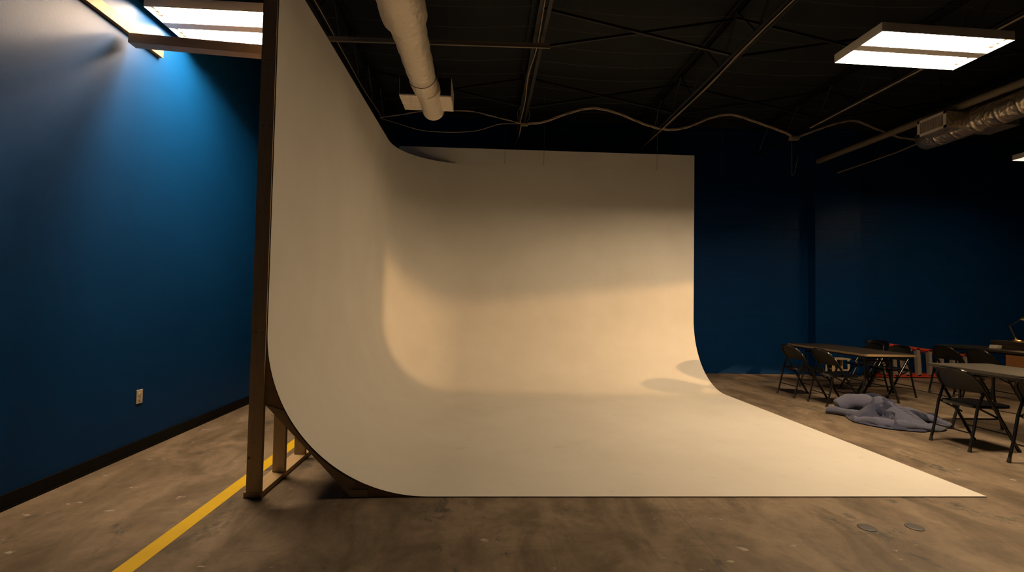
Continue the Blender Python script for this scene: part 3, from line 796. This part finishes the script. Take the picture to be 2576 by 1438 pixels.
# ------------------------------------------------------------------ orange step ladder lying on its side by the wall
ld = thing('step_ladder', 'orange step ladder lying on its side along the blue wall behind the tables', 'ladder', (0, 9.10, 0))
A0, A1, T0, T1 = Vector((7.84, 0, 0.04)), Vector((9.97, 0, 0.04)), Vector((7.80, 0, 0.715)), Vector((9.95, 0, 0.45))
for nm, p, q, dy in (('rail', A0, A1, 0), ('rail', T0, T1, 0), ('rear_rail', A0 + Vector((0.1, 0, 0.02)), A1 + Vector((0, 0, 0.02)), 0.14), ('rear_rail', T0 + Vector((0.2, 0, -0.06)), T1 + Vector((0, 0, -0.03)), 0.14)):
    b = B(); o_ = Vector((0, dy, 0))
    b.bar(p + o_, q + o_, 0.075, 0.012); b.bar(p + o_ + Vector((0, 0.034, -.014)), q + o_ + Vector((0, 0.034, -.014)), 0.008, 0.034); b.bar(p + o_ + Vector((0, -0.034, 0)), q + o_ + Vector((0, -0.034, 0)), 0.008, 0.045)
    b.build(nm, M_RED, ld)
for i in range(8):
    u = 0.10 + i * 0.118
    p, q = A0.lerp(A1, u), T0.lerp(T1, u)
    st = B(); st.bar(p, q, 0.075, 0.022, (1, 0, 0)); st.bar(p + Vector((0.02, -0.034, 0)), q + Vector((0.02, -0.034, 0)), 0.008, 0.06, (1, 0, 0)); st.build('step', M_ALU, ld)
for i in range(5):
    u = 0.17 + i * 0.19
    p, q = A0.lerp(A1, u) + Vector((0, 0.14, 0)), T0.lerp(T1, u) + Vector((0, 0.14, 0))
    B().bar(p, q, 0.02, 0.045, (1, 0, 0)).build('rear_strut', M_ALU, ld)
for s in (A0, T0):
    B().box(s + Vector((-0.03, 0, 0)), (0.10, 0.09, 0.06), bevel=0.008).build('rubber_foot', M_RUBBER, ld)
B().bar(T0.lerp(T1, 0.16) + Vector((0, -0.05, -0.03)), T0.lerp(T1, 0.2) + Vector((0.03, 0.1, -0.14)), 0.012, 0.012).build('spreader', M_ALU, ld)

# pale wooden stool frame by the wall
wf = thing('wooden_stool', 'pale wooden stool frame standing before the blue wall behind the dark table', 'stool', (7.02, 8.98, 0))
B().box((0, 0, 0.385), (0.36, 0.24, 0.022), bevel=0.004).build('seat', M_PINEX, wf)
for sx in (-1, 1):
    for sy in (-1, 1):
        B().bar((sx * 0.15, sy * 0.09, 0.374), (sx * 0.165, sy * 0.10, 0), 0.042, 0.036).build('leg', M_PINE, wf)
for sy in (-1, 1): B().bar((-0.158, sy * 0.095, 0.17), (0.158, sy * 0.095, 0.17), 0.02, 0.028).build('stretcher', M_PINEX, wf)

# floor power cord
cd = strand([(6.2, 8.2, 0.007), (6.9, 8.05, 0.007), (7.35, 7.95, 0.007), (7.45, 7.6, 0.007), (7.36, 7.0, 0.007), (7.15, 6.3, 0.007), (7.3, 5.6, 0.007)])
tag(B().tube(cd, 0.006, 6).build('power_cord', M_RUBBER, smooth=True), 'thin black power cord lying on the floor between the tables', 'cord')
# round floor caps
for (x, lab) in ((2.459, 'round grey metal cap set in the floor before the backdrop, left of two'), (2.78, 'round dark metal cap set in the floor before the backdrop, right of two')):
    tag(B().lathe([(0, 0.0), (0.052, 0.0), (0.052, 0.003), (0.046, 0.006), (0.03, 0.0055), (0, 0.0055)], (x, 2.903, 0.0), 28).build('floor_disc', M_DISC, smooth=True), lab, 'floor cap', 'metal floor caps')

# ------------------------------------------------------------------ crumpled cloth heap
hp = thing('cloth_heap', 'crumpled grey-blue moving blankets heaped on the floor beside the near chair', 'blanket', (4.97, 5.54, 0))
def ridged(p): return 1 - abs(noise.noise(p)) * 2
def heap(u, v):
    a = u * 2 * PI; r = v
    ox, oy = 0.45 + 0.06 * noise.noise(Vector((math.cos(a) * 1.3, math.sin(a) * 1.3, 1.7))), 0.43 + 0.08 * noise.noise(Vector((math.cos(a) * 1.6, math.sin(a) * 1.6, 5.1)))
    x, y = math.cos(a) * r * ox, math.sin(a) * r * oy
    w = Vector((x * 2.0 + 0.5 * noise.noise(Vector((x * 3, y * 3, 0))), y * 2.6, 0.3))
    fold = max(0, ridged(w * 1.5)) ** 1.6 * 0.75 + max(0, ridged(w * 3.1 + Vector((4, 2, 1)))) ** 2 * 0.35
    env = (1 - r ** 2.6)
    base = 0.085 + 0.09 * math.exp(-((x + 0.02) ** 2 + (y - 0.10) ** 2) / 0.07)
    z = 0.012 + env ** 0.55 * base * (0.12 + 1.45 * fold)
    return (x + 0.05 * noise.noise(Vector((x * 5, y * 5, 3))) * env, y + 0.05 * noise.noise(Vector((x * 5, y * 5, 8))) * env, max(0.004, z))
b = B().grid(150, 60, heap); bmesh.ops.remove_doubles(b.bm, verts=b.bm.verts[:], dist=0.0004)
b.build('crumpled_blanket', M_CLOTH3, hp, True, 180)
def fold_tube(name, pts, rs, mat, flat=0.75, wr=0.25, seed=0):
    b = B(); c = strand(pts, 10); n = 22
    rr = []
    for i in range(len(c)):
        t = i / (len(c) - 1) * (len(rs) - 1); k = min(int(t), len(rs) - 2); rr.append(rs[k] + (rs[k + 1] - rs[k]) * (t - k))
    b.tube(c, rr, n)
    for v in b.bm.verts:
        d = noise.noise(v.co * 7 + Vector((seed, 0, 0))) * wr * 0.1 + noise.noise(v.co * 18 + Vector((seed, 3, 0))) * wr * 0.035
        v.co.z = max(0.004, v.co.z * flat + d * 0.6); v.co.x += d * .5
    return b.build(name, mat, hp, True, 180)
fold_tube('rolled_sleeve', [(-0.42, 0.47, 0.045), (-0.33, 0.36, 0.05), (-0.24, 0.22, 0.05), (-0.14, 0.10, 0.05)], [0.05, 0.052, 0.06, 0.055], M_CLOTH, 0.9, 0.3, 1)
fold_tube('shade_fold', [(-0.22, 0.10, 0.08), (-0.12, 0.00, 0.12), (-0.02, -0.12, 0.10)], [0.05, 0.085, 0.06], M_CLOTH2, 0.9, 0.4, 31)  # dark pieces painting the shaded hollows of the heap
fold_tube('puffed_fold', [(-0.30, 0.44, 0.10), (-0.16, 0.40, 0.15), (0.0, 0.28, 0.16), (0.1, 0.12, 0.12), (0.14, -0.05, 0.06)], [0.085, 0.115, 0.12, 0.10, 0.06], M_CLOTH, 1.0, 0.5, 5)
fold_tube('lower_fold', [(-0.40, 0.02, 0.04), (-0.28, -0.12, 0.05), (-0.15, -0.26, 0.05), (0.02, -0.36, 0.045), (0.25, -0.38, 0.04), (0.42, -0.30, 0.03)], [0.06, 0.07, 0.07, 0.06, 0.055, 0.03], M_CLOTH, 0.8, 0.5, 9)
fold_tube('side_fold', [(0.20, 0.10, 0.10), (0.32, 0.02, 0.12), (0.42, -0.16, 0.08), (0.50, -0.30, 0.03)], [0.05, 0.06, 0.055, 0.03], M_CLOTH, 0.9, 0.5, 21)
fold_tube('shade_fold', [(0.02, 0.40, 0.20), (0.10, 0.36, 0.225), (0.20, 0.32, 0.20), (0.28, 0.26, 0.12)], [0.045, 0.06, 0.06, 0.045], M_CLOTH2, 1.0, 0.3, 13)
fold_tube('shade_fold', [(0.14, -0.02, 0.05), (0.28, -0.06, 0.09), (0.42, -0.10, 0.08), (0.53, -0.16, 0.03)], [0.07, 0.095, 0.085, 0.03], M_CLOTH2, 0.9, 0.5, 17)
# ribbed hem standing up in the middle
def hem(u, v):
    # u: from the crest down to the floor in front, v: across
    x = 0.02 + 0.24 * (v - 0.5) + 0.08 * u + 0.03 * math.sin(3 * u)
    y = 0.14 - 0.46 * u - 0.12 * (v - 0.5)
    z = 0.185 * (1 - u) ** 0.75 * (1 - 1.4 * (v - 0.45) ** 2) + 0.055 * (1 - u) + 0.03 * math.sin(PI * v) + 0.012
    m = max(0, min(1, (v - 0.42) / 0.12)) * max(0, min(1, (0.97 - v) / 0.12)) * math.sin(PI * min(1, max(0, (u - .04) * 1.15)))
    rb = 0.013 * math.sin((u - 0.25 * v) * 62) * m
    return (x - rb * 0.4, y - rb, max(0.008, z + rb))
b = B().grid(120, 24, hem); thicken(b.bm, -0.012); o = b.build('ribbed_hem', [M_CLOTH, M_CLOTH], hp, True, 60, recalc=False)

# ------------------------------------------------------------------ warm work lamp beyond the right edge
LP = Vector((9.5, 4.0, 2.3))
wl = thing('studio_spotlight', 'black studio spotlight with an added beam-shaping plate on a tall stand right of the tables', 'lamp', (LP.x, LP.y, 0))
B().lathe([(0, 0), (0.26, 0), (0.26, 0.02), (0.04, 0.035), (0, 0.035)], (0.14, 0, 0), 28).build('base', M_HOUS, wl, True)
B().tube([(0.14, 0, 0.03), (0.14, 0, LP.z)], 0.018, 10).build('pole', M_HOUS, wl, True)
hz = LP.z; DP = 0.45
ap = [(.286, .02), (.262, -.02), (.257, -.094), (.265, -.165), (.287, -.21), (.38, -.29), (.497, -.357), (.7, -.42), (.90, -.44), (1.6, -.74), (1.75, -.75), (1.02, -.40), (.82, -.30), (.80, -.075), (.675, -.080), (.387, -.0855), (.315, -.031)]
ap = [(y * DP / 0.9, z * DP / 0.9) for y, z in ap]
yl, yh, zl, zh = -0.08, 0.98, -0.46, 0.14
def outer(y, z):
    dy, dz = y - 0.30, z + 0.11; k = 0.95 / math.hypot(dy, dz)
    return (0.30 + dy * k, -0.11 + dz * k)
def plate(b, x0, x1):
    for x in (x0, x1):
        a_ = [b.bm.verts.new((x, y, hz + z)) for y, z in ap]; o_ = [b.bm.verts.new((x, *(lambda q: (q[0], hz + q[1]))(outer(y, z)))) for y, z in ap]
        for i in range(len(ap)):
            j = (i + 1) % len(ap); b.bm.faces.new((a_[i], a_[j], o_[j], o_[i]))
h = B(); plate(h, -DP, -DP + 0.003); h.build('beam_cut_plate', M_HOUS, wl)  # added to shape the beam; opening cut to the warm patch's outline
h = B(); ym, zm = (yl + yh) / 2, (zl + zh) / 2
for zz in (zl - 0.03, zh + 0.03): h.box((-DP / 2 + 0.03, ym, hz + zz), (DP + 0.10, yh - yl + .14, 0.01))
for yy in (yl - 0.06, yh + 0.06): h.box((-DP / 2 + 0.03, yy, hz + zm), (DP + 0.10, 0.01, zh - zl + 0.07))
h.box((0.08, ym, hz + zm), (0.01, yh - yl + .14, zh - zl + 0.07))
h.build('housing', M_HOUS, wl)
L = bpy.data.lights.new('spotlight_bulb', 'POINT'); L.energy = 1580; L.color = (1.0, 0.56, 0.23); L.shadow_soft_size = 0.011
lo = bpy.data.objects.new('spotlight_bulb', L); link(lo); lo.parent = wl; lo.location = (0.0, 0, hz)

# ------------------------------------------------------------------ camera
yaw, pitch, roll = 0.057, 0.033, 0.018
cy, sy = math.cos(yaw), math.sin(yaw); cp, sp = math.cos(pitch), math.sin(pitch)
F = Vector((sy * cp, cy * cp, sp)); Rv = Vector((cy, -sy, 0)); U = Rv.cross(F)
R2 = math.cos(roll) * Rv + math.sin(roll) * U; U2 = -math.sin(roll) * Rv + math.cos(roll) * U
cam = bpy.data.cameras.new('camera'); co = bpy.data.objects.new('camera', cam); link(co)
cam.sensor_width = 36.0; cam.lens = 36.0 * 1180 / 2576; cam.clip_start = 0.05; cam.clip_end = 100
Mx = Matrix((R2, U2, -F)).transposed().to_4x4(); Mx.translation = Vector((0, 0, 1.40))
co.matrix_world = Mx
scene.camera = co

# ------------------------------------------------------------------ world and view
w = bpy.data.worlds.new('world'); scene.world = w; w.use_nodes = True
w.node_tree.nodes['Background'].inputs['Color'].default_value = (0.0, 0.0, 0.0, 1)
vs = scene.view_settings
vs.view_transform = 'Standard'; vs.look = 'None'; vs.exposure = 0.0; vs.gamma = 1.0; vs.use_curve_mapping = False
scene.cycles.use_denoising = True
scene.cycles.sample_clamp_indirect = 4.0
scene.cycles.max_bounces = 8; scene.cycles.diffuse_bounces = 4
